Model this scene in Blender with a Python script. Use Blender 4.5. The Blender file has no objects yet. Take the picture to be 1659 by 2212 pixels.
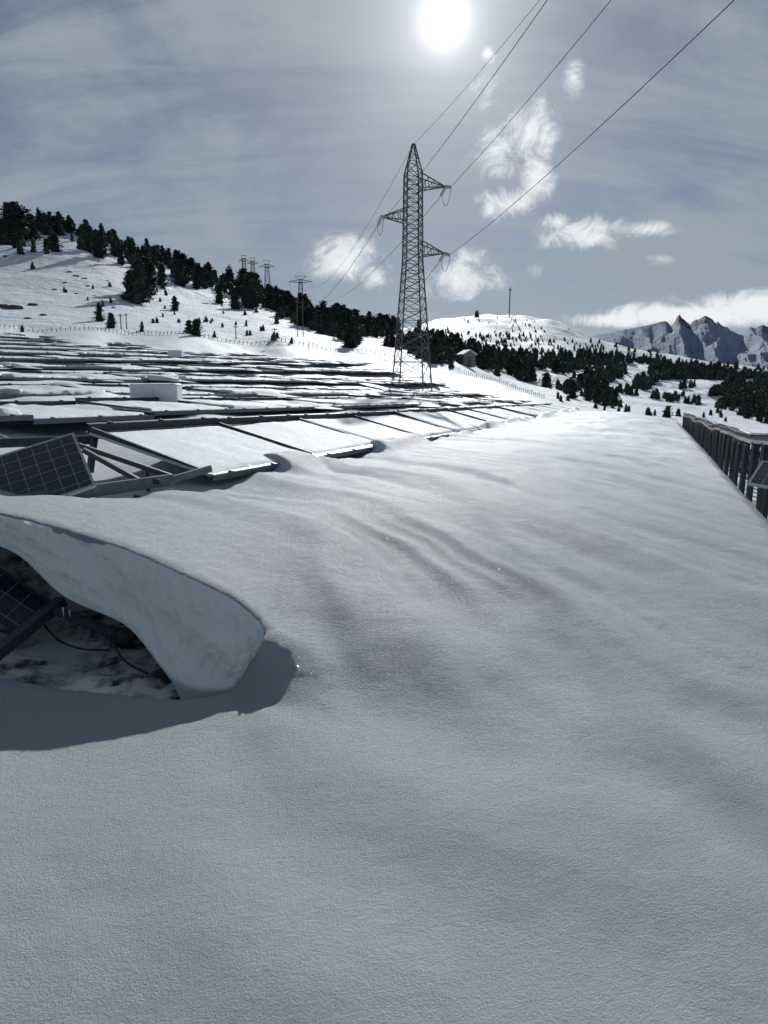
import bpy, math, random
import numpy as np
from mathutils import Vector, Matrix
random.seed(7); rng=np.random.default_rng(11)
scene=bpy.context.scene
COL=scene.collection
EYE=1.6; PITCH=math.radians(10.6); F=1475.0
CP,SP=math.cos(PITCH),math.sin(PITCH)

# ---------- unprojection helper: image pixel coordinates + chosen depth -> world point ----------
def sdir(u,v):
    cx=(np.asarray(u,float)-829.5)/F; cy=(1106.0-np.asarray(v,float))/F
    return cx, CP+cy*SP, -SP+cy*CP
def S(u,v,t):
    a,b,c=sdir(u,v); return Vector((float(a*t),float(b*t),float(EYE+c*t)))
def SY(u,v,y):
    a,b,c=sdir(u,v); t=y/b; return Vector((float(a*t),float(y),float(EYE+c*t)))

# ---------- noise ----------
def _h(ix,iy,s):
    v=np.sin(ix*127.1+iy*311.7+s*74.7)*43758.5453
    return v-np.floor(v)
def vnoise(x,y,s=0):
    ix=np.floor(x); iy=np.floor(y); fx=x-ix; fy=y-iy
    fx=fx*fx*fx*(fx*(fx*6-15)+10); fy=fy*fy*fy*(fy*(fy*6-15)+10)
    a=_h(ix,iy,s);b=_h(ix+1,iy,s);c=_h(ix,iy+1,s);d=_h(ix+1,iy+1,s)
    return (a*(1-fx)+b*fx)*(1-fy)+(c*(1-fx)+d*fx)*fy
def fbm(x,y,o=4,s=0):
    r=0;a=.5
    for i in range(o):
        r=r+a*(vnoise(x,y,s+i*3.1)*2-1); x=x*2.03+5.2; y=y*2.03+1.7; a*=.5
    return r
def ss(t):
    t=np.clip(t,0,1); return t*t*(3-2*t)

# ---------- terrain ----------
DX,DY=0.3610,0.9326
def mn(x,y): return DX*x+DY*y, -DY*x+DX*y
def xy(m,n): return DX*m-DY*n, DY*m+DX*n
def Zb(n,m):
    g=np.interp(n,[4,6.5,9,14.5,20,25.5,31,45,70,90],[.0,.15,.8,1.13,1.52,2.08,2.65,4.2,7.3,9.5])
    s=np.interp(n,[6.5,9,22,35,70],[-.014,-.02,-.012,.022,.03])
    return g+s*(m-.827*n)
def MEND(n): return np.interp(n,[6.5,12,20,35,56,72],[72,76,84,90,74,60])-2
pts=[]
def ap(x,y,z): pts.append((x,y,z))
for n in (7.5,12,16,20,26,31,38,45,56,68):
    for m in (-20,0,8,16,26,38,50,62,76,88):
        if m<MEND(n)+1 and math.hypot(*xy(m,n))>7:
            x,y=xy(m,n); ap(x,y,float(Zb(n,m))-(.5 if n<9 else .13))
for n,z0 in ((-2.5,-1.3),(-6,-1.7),(-12,-2.4),(-25,-4)):
    for m in (-20,0,10,20,35,50,65):
        if math.hypot(*xy(m,n))>6:
            x,y=xy(m,n); ap(x,y,z0-.008*m)
for (u,v,y) in [(0,712,82),(200,719,85),(400,727,90),(600,742,95),(800,765,100),(950,788,100),(1080,828,92),(1180,862,84),
  (-300,700,90),(-300,560,250),(-300,450,400),(-700,640,100),(-700,500,250),(-700,400,420),
  (0,690,110),(0,640,150),(0,560,240),(0,482,350),(100,478,370),(200,695,115),(200,620,190),(200,508,370),(300,540,390),
  (400,702,130),(400,650,220),(400,578,400),(500,612,420),(600,712,140),(600,680,240),(600,645,430),
  (700,735,130),(700,690,450),(800,748,140),(800,712,480),(900,772,125),(900,745,300),(900,728,520),
  (0,505,480),(200,530,500),(400,600,540),(600,665,580),(800,730,650),(900,742,700),(0,560,900),(300,600,1000),(600,690,1000),
  (1000,785,140),(1000,760,300),(1000,735,700),(1100,745,800),(1200,748,800),(1350,785,800),(1500,800,800),
  (950,691,1100),(1030,683,1100),(1100,682,1100),(1200,694,1100),(1290,731,1100),(1450,768,1050),(1659,797,1000),(1900,812,1000),
  (950,730,1500),(1100,725,1500),(1200,735,1500),(1290,765,1500),(1450,795,1500),(1659,815,1500),(1900,825,1500),
  (1100,822,200),(1100,800,330),(1200,825,300),(1400,832,450),(1659,858,450),(1900,870,450),
  (1200,862,130),(1300,874,140),(1400,882,150),(1550,897,150),(1659,908,150),(1900,922,150),(2400,930,150),(2400,850,1000),
  (1100,850,120),(1250,880,90),(1400,905,75),(1550,925,75)]:
    p=SY(u,v,y); ap(*p)
for th in (75,110,-75,-110,135,-135):
    for r,z in ((30,-1),(100,-2),(400,2),(1500,5)):
        if th<0: z=z+r*.08
        ap(r*math.sin(math.radians(th)),r*math.cos(math.radians(th)),z)
for th in (-40,-20,0,20,40):
    ap(2500*math.sin(math.radians(th)),2500*math.cos(math.radians(th)),30)
    ap(6000*math.sin(math.radians(th)),6000*math.cos(math.radians(th)),0)
pts=np.array(pts)
KT,KR,CC=2.2,.55,.06
def feat(x,y):
    r=np.hypot(x,y)+1e-6; return np.arctan2(x,y)*KT, np.log(r)*KR, r
pa,pb,pr=feat(pts[:,0],pts[:,1]); tv=(pts[:,2]-EYE)/pr
K=np.sqrt((pa[:,None]-pa[None])**2+(pb[:,None]-pb[None])**2+CC*CC)
npn=len(pts); Mx=np.zeros((npn+1,npn+1)); Mx[:npn,:npn]=K-np.eye(npn)*.002; Mx[:npn,npn]=1; Mx[npn,:npn]=1
W=np.linalg.solve(Mx,np.append(tv,0))
def rbf(x,y):
    a,b,r=feat(x,y); a=a.ravel(); b=b.ravel(); out=np.empty(a.shape)
    for i in range(0,len(a),20000):
        sl=slice(i,i+20000)
        k=np.sqrt((a[sl,None]-pa[None])**2+(b[sl,None]-pb[None])**2+CC*CC)
        out[sl]=k@W[:npn]+W[npn]
    out=out.reshape(r.shape)
    w=ss((np.abs(a.reshape(r.shape)/KT)-2.0)/.6)
    out=out*(1-w)+(-.02)*w
    return EYE+out*r
YRX=[-6,-4.6,-3.7,-3.05,-2.43,-1.75,-1.28,-1.0,-.3,.5]; YRY=[7.2,6.8,6.52,6.34,6.14,5.84,5.60,5.40,5.3,5.3]
ZRY=[.46,.44,.38,.27,.14,-.04,-.19,-.33,-.42,-.46]
def Zg(x,y):
    x=np.asarray(x,float); y=np.asarray(y,float)
    m,n=mn(x,y); r=np.hypot(x,y)
    zf=rbf(x,y)
    zf=zf+fbm(x/28,y/28,4,3)*np.clip((r-60)*.012,0,4)*np.clip(r/300,.3,1.)
    zf=zf+fbm(x/2.6,y/2.6,3,9)*.14*ss((r-8)/8)*(1-ss((r-90)/40))
    # snow mound covering the buried row
    zt=.10-.0125*m+.20*ss((9-m)/4)*ss((n-2.5)/3)
    zb=-.72+.03*fbm(x/1.3,y/1.3,3,1)-.09*ss((-x-.6)/1.8)*ss((y-3.2)/1.2)
    s2=ss((y-3.6)/6.5)
    zR=zb+(zt-zb)*s2
    yr=np.interp(x,YRX,YRY); zrr=np.interp(x,YRX,ZRY)
    wid=.62+.42*ss((x+1.25)/1.1)
    up=ss((y-(yr-wid))/(wid-.07))
    back=ss((y-yr)/3.2)
    zL=zb+(zrr+(zt-zrr)*back-zb)*up
    wl=ss((-x+.14)/1.2)
    z=zL*wl+zR*(1-wl)
    # wind ripples
    warp=fbm(x/3.5,y/3.5,3,21)
    q=.86*x+.51*y+.8*warp
    dl=1-ss((-x-.6)/.8)*(1-ss((y-7.5)/1.5))
    amp=.064*ss((y-3.0)/4.0)*(1-.6*ss((r-12)/14))*dl
    sn=np.sin(q*2*math.pi/2.1); sn=np.where(sn>0,sn**.8,sn*.8)
    z=z+amp*(sn+.36*np.sin(q*2*math.pi/.93+1.3+2*warp)+.13*np.sin(q*2*math.pi/.41+4*warp))*(.35+1.1*vnoise(x/2.6,y/3.2,5))
    qq=.62*x+.78*y+.5*warp
    z=z+.034*ss((2.4+x)/1.5)*np.sin(qq*2*math.pi/1.35)*np.clip(vnoise(x/1.9+3,y/1.9,8)*1.6-.15,0,1)*ss((y-1.6)/1.4)*(1-ss((y-6)/3))*dl
    z=z+.12*ss((y-4.45)/.95)*np.exp(-((x-.55)/.75)**2)*(1-ss((y-5.8)/3.0))
    z=z+.045*np.exp(-((.78*(x-1.2)+.62*(y-3.7))/.30)**2)*np.exp(-((x-1.5)/1.4)**2)
    z=z+.016*fbm(x*2.2,y*2.2,4,44)
    z=z+fbm(m/2.2,n/1.6,3,15)*.13*ss((m-13)/20)
    t=np.clip((3.2-n)/5.2,0,1); f=t**1.6
    z=z-f*.62*s2 - .80*ss((-1.75-n)/1.1)*s2
    wm=ss((7.0-n)/.6)*ss((n+4.4)/1.2)*ss((74-m)/14)
    wm=np.maximum(wm,ss((5.2-r)/2.0))
    wm=np.where(y<0,np.maximum(wm,ss((14-r)/6)),wm)
    z=z*wm+zf*(1-wm)
    # patches of drift climbing over the front rail of the first row
    pn=vnoise(m/1.7,n/3.,201)*.65+vnoise(m/.7,n/1.2,202)*.35
    z=z+.34*ss((pn-.46)/.22)*np.exp(-((n-6.75)/.62)**2)*ss((m-9.5)/1.5)*ss((72-m)/6)
    z=z+.05*vnoise(m/3,n,207)*np.exp(-((n+2.2)/.5)**2)*ss((m-6)/5)
    return z
def Z1(x,y): return float(Zg(np.array([x]),np.array([y]))[0])

HP=[(-.98,5.27),(-1.02,5.40),(-1.28,5.60),(-1.75,5.84),(-2.43,6.14),(-3.05,6.34),(-3.7,6.52),(-4.6,6.8),(-5.0,6.5),(-4.6,6.0),(-4.0,5.65),(-3.2,5.38),(-2.75,5.24),(-2.29,5.10),(-1.9,4.98),(-1.55,4.92),(-1.25,4.98),(-1.04,5.12)]
def catmull(P,k=14):
    out=[];L=len(P)
    for i in range(L):
        p0,p1,p2,p3=[np.array(P[(i+j)%L]) for j in (-1,0,1,2)]
        for t in np.arange(k)/k:
            out.append(.5*((2*p1)+(-p0+p2)*t+(2*p0-5*p1+4*p2-p3)*t*t+(-p0+3*p1-3*p2+p3)*t**3))
    return np.array(out)
HB=catmull(HP)
tg=np.roll(HB,-3,0)-np.roll(HB,3,0); tg/=np.linalg.norm(tg,axis=1)[:,None]
HN=np.stack([tg[:,1],-tg[:,0]],1)
area=np.sum(HB[:,0]*np.roll(HB[:,1],-1)-np.roll(HB[:,0],-1)*HB[:,1])
if area<0: HN=-HN
def inside(x,y):
    r=np.zeros(x.shape,bool); X=HB[:,0];Y=HB[:,1]; j=len(X)-1
    for i in range(len(X)):
        c=((Y[i]>y)!=(Y[j]>y))&(x<(X[j]-X[i])*(y-Y[i])/(Y[j]-Y[i]+1e-12)+X[i]); r^=c; j=i
    return r

def make_mesh(name,V,Fq,smooth=True):
    me=bpy.data.meshes.new(name)
    V=np.asarray(V,np.float32); Fq=np.asarray(Fq,np.int32)
    k=Fq.shape[1]
    me.vertices.add(len(V)); me.vertices.foreach_set("co",V.ravel())
    me.loops.add(Fq.size); me.loops.foreach_set("vertex_index",Fq.ravel())
    me.polygons.add(len(Fq)); me.polygons.foreach_set("loop_start",np.arange(0,Fq.size,k,dtype=np.int32))
    me.polygons.foreach_set("loop_total",np.full(len(Fq),k,np.int32))
    me.polygons.foreach_set("use_smooth",np.full(len(Fq),smooth))
    me.update(); me.validate()
    return me
def link(name,me,parent=None,mat=None,**props):
    o=bpy.data.objects.new(name,me); COL.objects.link(o)
    if mat is not None and me is not None and len(me.materials)==0: me.materials.append(mat)
    if parent is not None: o.parent=parent
    for k,v in props.items(): o[k]=v
    return o

# ---------- materials ----------
def newmat(name):
    m=bpy.data.materials.new(name); m.use_nodes=True; nt=m.node_tree
    return m,nt,nt.nodes["Principled BSDF"]
def nd(nt,t,**k):
    n=nt.nodes.new(t)
    for a,b in k.items(): setattr(n,a,b)
    return n
def math_(nt,op,a,b=None,c=None,clamp=False):
    n=nd(nt,"ShaderNodeMath",operation=op,use_clamp=clamp)
    for i,v in enumerate((a,b,c)):
        if v is None: continue
        if isinstance(v,(int,float)): n.inputs[i].default_value=v
        else: nt.links.new(v,n.inputs[i])
    return n.outputs[0]
def noise_(nt,vec,scale,detail=3,rough=.5,dist=0):
    n=nd(nt,"ShaderNodeTexNoise"); n.inputs["Scale"].default_value=scale; n.inputs["Detail"].default_value=detail
    n.inputs["Roughness"].default_value=rough; n.inputs["Distortion"].default_value=dist
    if vec is not None: nt.links.new(vec,n.inputs["Vector"])
    return n.outputs["Fac"]
def ramp_(nt,fac,stops):
    r=nd(nt,"ShaderNodeValToRGB"); e=r.color_ramp.elements
    while len(e)<len(stops): e.new(.5)
    for i,(p,c) in enumerate(stops):
        e[i].position=p; e[i].color=(c[0],c[1],c[2],1) if not isinstance(c,(int,float)) else (c,c,c,1)
    nt.links.new(fac,r.inputs[0]); return r.outputs[0]
def sstep(nt,x,a,b,lo=0,hi=1):
    n=nd(nt,"ShaderNodeMapRange",interpolation_type='SMOOTHSTEP')
    nt.links.new(x,n.inputs[0]); n.inputs[1].default_value=a; n.inputs[2].default_value=b; n.inputs[3].default_value=lo; n.inputs[4].default_value=hi
    return n.outputs[0]

def snow_mat(name,grain=1.0,fade=True,tint=(.72,.79,.85),spec=.28):
    m,nt,b=newmat(name); g=nd(nt,"ShaderNodeNewGeometry"); pos=g.outputs["Position"]
    n1=noise_(nt,pos,95,4,.85,0); n2=noise_(nt,pos,30,4,.75,0); n4=noise_(nt,pos,7,4,.6,0)
    h=math_(nt,'ADD',math_(nt,'MULTIPLY',n1,.62),math_(nt,'MULTIPLY',n2,.42))
    h=math_(nt,'ADD',h,math_(nt,'MULTIPLY',n4,.50))
    bp=nd(nt,"ShaderNodeBump"); bp.inputs["Distance"].default_value=.10
    nt.links.new(h,bp.inputs["Height"])
    if fade:
        ln=nd(nt,"ShaderNodeVectorMath",operation='LENGTH'); nt.links.new(pos,ln.inputs[0])
        st=sstep(nt,ln.outputs["Value"],3,34,1.0*grain,.38*grain); nt.links.new(st,bp.inputs["Strength"])
    else: bp.inputs["Strength"].default_value=.35*grain
    nt.links.new(bp.outputs[0],b.inputs["Normal"])
    c=ramp_(nt,noise_(nt,pos,.7,3,.5),[(.3,tuple(x*.95 for x in tint)),(.7,tint)])
    nt.links.new(c,b.inputs["Base Color"])
    vo=nd(nt,"ShaderNodeTexVoronoi"); vo.inputs["Scale"].default_value=130; nt.links.new(pos,vo.inputs["Vector"])
    sp=nd(nt,"ShaderNodeSeparateColor"); nt.links.new(vo.outputs["Color"],sp.inputs[0])
    gl=math_(nt,'GREATER_THAN',sp.outputs[0],.86)
    near=math_(nt,'LESS_THAN',vo.outputs["Distance"],.36)
    gl=math_(nt,'MULTIPLY',gl,near)
    nt.links.new(math_(nt,'MULTIPLY_ADD',gl,-.48,.64),b.inputs["Roughness"])
    nt.links.new(math_(nt,'MULTIPLY_ADD',gl,.9,spec),b.inputs["Specular IOR Level"])
    return m
SNOW=snow_mat("snow_surface")
SNOWC=snow_mat("snow_on_objects",1.1,False)
SNOWW=snow_mat("snow_cut_wall_bounce_tint",.8,False,(.88,.875,.85),.1)  # paler, warmer than the other snow: bounced light painted into the wall colour
def hill_mat():
    m,nt,b=newmat("hill_snow"); g=nd(nt,"ShaderNodeNewGeometry"); pos=g.outputs["Position"]
    n=noise_(nt,pos,.9,5,.7); k=noise_(nt,pos,.035,4,.6)
    x=math_(nt,'MULTIPLY',sstep(nt,n,.57,.70),sstep(nt,k,.47,.60))
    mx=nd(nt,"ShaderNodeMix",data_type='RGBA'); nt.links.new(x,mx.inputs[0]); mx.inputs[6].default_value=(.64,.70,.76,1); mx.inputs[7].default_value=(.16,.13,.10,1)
    nt.links.new(mx.outputs[2],b.inputs["Base Color"]); b.inputs["Roughness"].default_value=.7
    bp=nd(nt,"ShaderNodeBump"); bp.inputs["Distance"].default_value=1.8; bp.inputs["Strength"].default_value=.9
    nt.links.new(noise_(nt,pos,.12,7,.68),bp.inputs["Height"]); nt.links.new(bp.outputs[0],b.inputs["Normal"])
    return m
HILL=hill_mat()
def mount_mat():
    m,nt,b=newmat("mountain_rock_snow_haze_tint"); g=nd(nt,"ShaderNodeNewGeometry"); pos=g.outputs["Position"]
    sx=nd(nt,"ShaderNodeSeparateXYZ"); nt.links.new(pos,sx.inputs[0])
    n=noise_(nt,pos,.022,9,.80,.4); n2=noise_(nt,pos,.004,3,.5)
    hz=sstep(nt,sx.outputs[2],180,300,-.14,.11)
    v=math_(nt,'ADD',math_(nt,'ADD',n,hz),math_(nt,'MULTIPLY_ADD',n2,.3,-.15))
    c=ramp_(nt,v,[(.49,(.27,.335,.46)),(.55,(.065,.082,.12))])  # distance haze painted in as a blue cast on snow and rock
    nt.links.new(c,b.inputs["Base Color"]); b.inputs["Roughness"].default_value=.9
    bp=nd(nt,"ShaderNodeBump"); bp.inputs["Distance"].default_value=14; bp.inputs["Strength"].default_value=.7
    nt.links.new(noise_(nt,pos,.03,7,.75),bp.inputs["Height"]); nt.links.new(bp.outputs[0],b.inputs["Normal"]); return m
MOUNT=mount_mat()
def simple(name,c,rough=.5,metal=0,var=.15,scale=6,bump=0,spec=.5):
    m,nt,b=newmat(name); g=nd(nt,"ShaderNodeNewGeometry")
    n=noise_(nt,g.outputs["Position"],scale,4,.6)
    nt.links.new(ramp_(nt,n,[(.3,tuple(x*(1-var) for x in c)),(.7,tuple(min(1,x*(1+var)) for x in c))]),b.inputs["Base Color"])
    b.inputs["Roughness"].default_value=rough; b.inputs["Metallic"].default_value=metal; b.inputs["Specular IOR Level"].default_value=spec
    if bump:
        bp=nd(nt,"ShaderNodeBump"); bp.inputs["Strength"].default_value=bump; bp.inputs["Distance"].default_value=.01
        nt.links.new(n,bp.inputs["Height"]); nt.links.new(bp.outputs[0],b.inputs["Normal"])
    return m
STEEL=simple("galvanised_steel",(.15,.17,.19),.5,.4,.25,9)
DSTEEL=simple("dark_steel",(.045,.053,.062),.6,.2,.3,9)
PYL=simple("pylon_steel",(.10,.115,.125),.6,.3,.3,3)
GLASSINS=simple("insulator_glass",(.5,.55,.55),.25,0,.1,3)
WIRE=simple("wire_aluminium",(.03,.033,.04),.95,0,.1,3,0,0.0)
BLACK=simple("cable_rubber",(.012,.012,.013),.5,0,.1,8)
CAB=simple("cabinet_paint",(.80,.82,.82),.5,0,.06,4)
WOOD=simple("weathered_wood",(.14,.11,.08),.85,0,.3,14)
BARK=simple("bark",(.06,.045,.035),.9,0,.3,5)
ROCK=simple("rock_brown",(.10,.085,.07),.9,0,.4,2)
BLUE=simple("blue_paint",(.05,.2,.55),.5,0,.1,4)
ICE=simple("ice",(.7,.75,.8),.15,0,.05,4)
def fol():
    m,nt,b=newmat("pine_foliage"); g=nd(nt,"ShaderNodeNewGeometry"); oi=nd(nt,"ShaderNodeObjectInfo")
    n=noise_(nt,g.outputs["Position"],1.3,4,.6); v=math_(nt,'ADD',n,math_(nt,'MULTIPLY',oi.outputs["Random"],.2))
    nt.links.new(ramp_(nt,v,[(.35,(.016,.024,.022)),(.8,(.060,.078,.058))]),b.inputs["Base Color"]); b.inputs["Roughness"].default_value=.85
    b.inputs["Specular IOR Level"].default_value=.1
    return m
FOL=fol()
def panelmat():
    m,nt,b=newmat("solar_cells"); tc=nd(nt,"ShaderNodeTexCoord"); sx=nd(nt,"ShaderNodeSeparateXYZ"); nt.links.new(tc.outputs["Object"],sx.inputs[0])
    def lines(o,p,w):
        f=math_(nt,'FRACT',math_(nt,'DIVIDE',math_(nt,'ADD',o,100*p),p)); d=math_(nt,'ABSOLUTE',math_(nt,'SUBTRACT',f,.5))
        return math_(nt,'GREATER_THAN',d,.5-w/p/2)
    a=math_(nt,'MAXIMUM',lines(sx.outputs[0],.182,.007),lines(sx.outputs[1],.182,.007))
    f=math_(nt,'MULTIPLY',lines(sx.outputs[0],.0202,.003),.08)
    f2=math_(nt,'MULTIPLY',lines(sx.outputs[1],.091,.004),.25)
    a=math_(nt,'MULTIPLY',math_(nt,'MAXIMUM',math_(nt,'MAXIMUM',a,f),f2),.75)
    fr=math_(nt,'MULTIPLY',sstep(nt,noise_(nt,tc.outputs["Object"],3.5,6,.7),.5,.75),.10)
    a=math_(nt,'MAXIMUM',a,fr)
    mx=nd(nt,"ShaderNodeMix",data_type='RGBA'); nt.links.new(a,mx.inputs[0]); mx.inputs[6].default_value=(.008,.011,.022,1); mx.inputs[7].default_value=(.35,.38,.42,1)
    nt.links.new(mx.outputs[2],b.inputs["Base Color"]); b.inputs["Roughness"].default_value=.22
    return m
CELLS=panelmat()
ALU=simple("aluminium_frame",(.42,.44,.46),.4,.6,.1,8)

# ---------- ground sheet ----------
th_f=np.radians(np.arange(-41,41.001,.17)); th_l=np.radians(np.arange(-180,-41,2.0)); th_r=np.radians(np.arange(43,180.1,2.0))
TH=np.concatenate([th_l,th_f,th_r])
R=[.25]
while R[-1]<7000:
    r=R[-1]; k=1.02 if r<1.4 else (1.0065 if r<4.4 else (1.0033 if r<7 else (1.0055 if r<22 else (1.008 if r<40 else 1.013))))
    if r>1600: k=1.05
    R.append(r*k)
R=np.array(R); nT,nR=len(TH),len(R)
RR,TT=np.meshgrid(R,TH,indexing='ij'); X=RR*np.sin(TT); Y=RR*np.cos(TT)
Zv=Zg(X,Y)
QD=.26
reg=(X>-5.4)&(X<-.6)&(Y>4.5)&(Y<7.2)
px=X[reg]; py=Y[reg]
d2=(px[:,None]-HB[None,:,0])**2+(py[:,None]-HB[None,:,1])**2
nb=d2.argmin(1); dist=np.sqrt(d2.min(1)); ins=inside(px,py)
zr=Zg(HB[:,0]+HN[:,0]*.10,HB[:,1]+HN[:,1]*.10)
for _ in range(3): zr=(np.roll(zr,1)+zr+np.roll(zr,-1))/3
nx=px.copy(); ny=py.copy(); nz=Zv[reg].copy()
out=~ins
kk=np.clip(1-dist/.16,0,1)**1.5
nz=np.where(out,nz*(1-kk)+(zr[nb]-.025*kk)*kk,nz)
bx,by=HB[nb,0],HB[nb,1]; Nx,Ny=HN[nb,0],HN[nb,1]; zrim=zr[nb]-.025
s=np.clip(dist/QD,0,1)
far=np.clip(Ny*2.2,0,1)
s1_=np.clip(s/.3,0,1); s2_=np.clip((s-.3)/.7,0,1)
offF=-.012*np.sin(s1_*math.pi/2)+.25*s2_
zF=zrim-.035*s1_**1.4-.25*s2_
offN=.22*s; zN=zrim-.55*s**1.3
off=offF*far+offN*(1-far); zz=zF*far+zN*(1-far)
nx=np.where(ins,bx+Nx*off,nx); ny=np.where(ins,by+Ny*off,ny); nz=np.where(ins,zz,nz)
X[reg]=nx; Y[reg]=ny; Zv[reg]=nz
dd=np.zeros(X.shape,bool); dd[reg]=ins&(dist>QD)
V=np.stack([X,Y,Zv],-1).reshape(-1,3)
I=np.arange(nR*nT).reshape(nR,nT)
Fq=np.stack([I[:-1,:-1],I[:-1,1:],I[1:,1:],I[1:,:-1]],-1)
fd=dd[:-1,:-1]|dd[:-1,1:]|dd[1:,1:]|dd[1:,:-1]
fr=np.broadcast_to(R[:-1,None],fd.shape)[~fd]
Fq=Fq[~fd].reshape(-1,4)
Fq=Fq[:,::-1]
me=make_mesh("ground",V,Fq)
me.materials.append(SNOW); me.materials.append(HILL)
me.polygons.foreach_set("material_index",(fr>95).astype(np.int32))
ground=link("ground",me,kind="structure")

# thick cut edge of the snow slab over the hollow
def crm(P,N):
    P=np.array(P,float); t=np.linspace(0,len(P)-1.0001,N); i=t.astype(int); f=(t-i)[:,None]
    g=lambda k: P[np.clip(i+k,0,len(P)-1)]
    p0,p1,p2,p3=g(-1),g(0),g(1),g(2)
    return .5*((2*p1)+(-p0+p2)*f+(2*p0-5*p1+4*p2-p3)*f*f+(-p0+3*p1-3*p2+p3)*f**3)
NW=300
rimc=crm([(-4.75,6.86),(-3.7,6.52),(-3.05,6.34),(-2.43,6.14),(-1.75,5.84),(-1.28,5.60),(-1.03,5.41),(-.98,5.27)],NW)
rz=Zg(rimc[:,0],rimc[:,1]+.12)-.03
for _ in range(8): rz=np.convolve(np.pad(rz,1,'edge'),[1/3]*3,'valid')
rim3=np.column_stack([rimc,rz])
bot3=crm([(-4.5,6.5,.16),(-3.54,6.24,.08),(-2.9,5.93,-.28),(-2.25,5.66,-.46),(-1.68,5.16,-.74),(-1.28,5.06,-.78),(-1.03,5.14,-.70),(-.96,5.2,-.62)],NW)
cl=crm([(1,),(1,),(1,),(1,),(.15,),(0,),(0,),(0,)],NW)[:,0]
arc=np.concatenate([[0],np.cumsum(np.linalg.norm(np.diff(rim3,axis=0),axis=1))])
outd=np.array([.35,-.93,0.0]); WV=[]
NT=72
for j in range(NT):
    t=j/(NT-1)
    if t<=.7:
        q=t/.7
        P=rim3*(1-q)+bot3*q
        bulge=.07*math.sin(math.pi*q**.75)
        nzz=fbm(arc*1.6,arc*0+q*1.6,4,131)*.15+fbm(arc*4.5,q*3.2+arc*.3,5,137)*.085
        crumb=np.abs(fbm(arc*7,q*6+arc*.2,4,151))*-.09
        nzz=nzz+crumb+.010*np.sin(q*20+arc*1.5+3*fbm(arc*.9,arc*0+q,2,5))
        P=P+outd*(bulge+nzz*math.sin(math.pi*min(1,q*1.02+.02))**.5)[:,None]
    else:
        q=(t-.7)/.3
        P=bot3+np.column_stack([cl*0-.35*q*cl,1.4*q**1.3*cl+.05*q,-(1-cl)*.35*q+cl*(.10*math.sin(q*3)-.05+.10*fbm(arc*3,arc*0+q*4,3,141))*min(1,q*4)])
    WV.append(P)
WV=np.array(WV); I=np.arange(NT*NW).reshape(NT,NW); Fq=np.stack([I[:-1,:-1],I[1:,:-1],I[1:,1:],I[:-1,1:]],-1).reshape(-1,4)
link("snow_overhang",make_mesh("snow_overhang",WV.reshape(-1,3),Fq),mat=SNOWW,kind="structure")

gx=np.linspace(-6,-.2,120); gy=np.linspace(4.3,9,100); GX,GY=np.meshgrid(gx,gy,indexing='ij')
e=np.minimum(np.minimum((GX+6)/1.0,(-.2-GX)/.9),np.minimum((GY-4.3)/.75,(9-GY)/1.2)); e=ss(e)
zt=Zg(GX,GY)-.12
GZ=zt*(1-e)+e*(-1.04+.10*fbm(GX*1.6,GY*1.6,4,50)+.05*fbm(GX*6,GY*6,3,51))
I=np.arange(GX.size).reshape(GX.shape); Fq=np.stack([I[:-1,:-1],I[1:,:-1],I[1:,1:],I[:-1,1:]],-1).reshape(-1,4)
HOL,nt,b=newmat("hollow_floor"); g=nd(nt,"ShaderNodeNewGeometry")
nt.links.new(ramp_(nt,noise_(nt,g.outputs["Position"],2.2,5,.65),[(.46,(.85,.85,.80)),(.60,(.06,.05,.045))]),b.inputs["Base Color"]); b.inputs["Roughness"].default_value=.9
link("hollow_ground",make_mesh("hollow_ground",np.stack([GX,GY,GZ],-1).reshape(-1,3),Fq),mat=HOL,kind="structure")

# ---------- mesh builder ----------
class MB:
    def __init__(s): s.v=[]; s.f=[]
    def box(s,c,h,M=None):
        b=len(s.v)
        for dz in(-1,1):
            for dy in(-1,1):
                for dx in(-1,1):
                    p=Vector((c[0]+dx*h[0],c[1]+dy*h[1],c[2]+dz*h[2])); s.v.append(M@p if M else p)
        for q in((0,2,3,1),(4,5,7,6),(0,1,5,4),(2,6,7,3),(0,4,6,2),(1,3,7,5)): s.f.append([b+i for i in q])
        return s
    def bar(s,p,q,w,h=None):
        p=Vector(p);q=Vector(q);d=(q-p); L=d.length
        if L<1e-6: return s
        d/=L; up=Vector((0,0,1)) if abs(d.z)<.95 else Vector((0,1,0))
        a=d.cross(up).normalized()*w/2; c=a.cross(d).normalized()*(h or w)/2
        b=len(s.v)
        for e in(p,q):
            for i,j in((-1,-1),(1,-1),(1,1),(-1,1)): s.v.append(e+a*i+c*j)
        for k in((0,3,2,1),(4,5,6,7),(0,1,5,4),(1,2,6,5),(2,3,7,6),(3,0,4,7)): s.f.append([b+i for i in k])
        return s
    def mesh(s,name,smooth=False):
        me=bpy.data.meshes.new(name); me.from_pydata([tuple(v) for v in s.v],[],s.f); me.update()
        if smooth: me.polygons.foreach_set("use_smooth",[True]*len(me.polygons))
        return me
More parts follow.
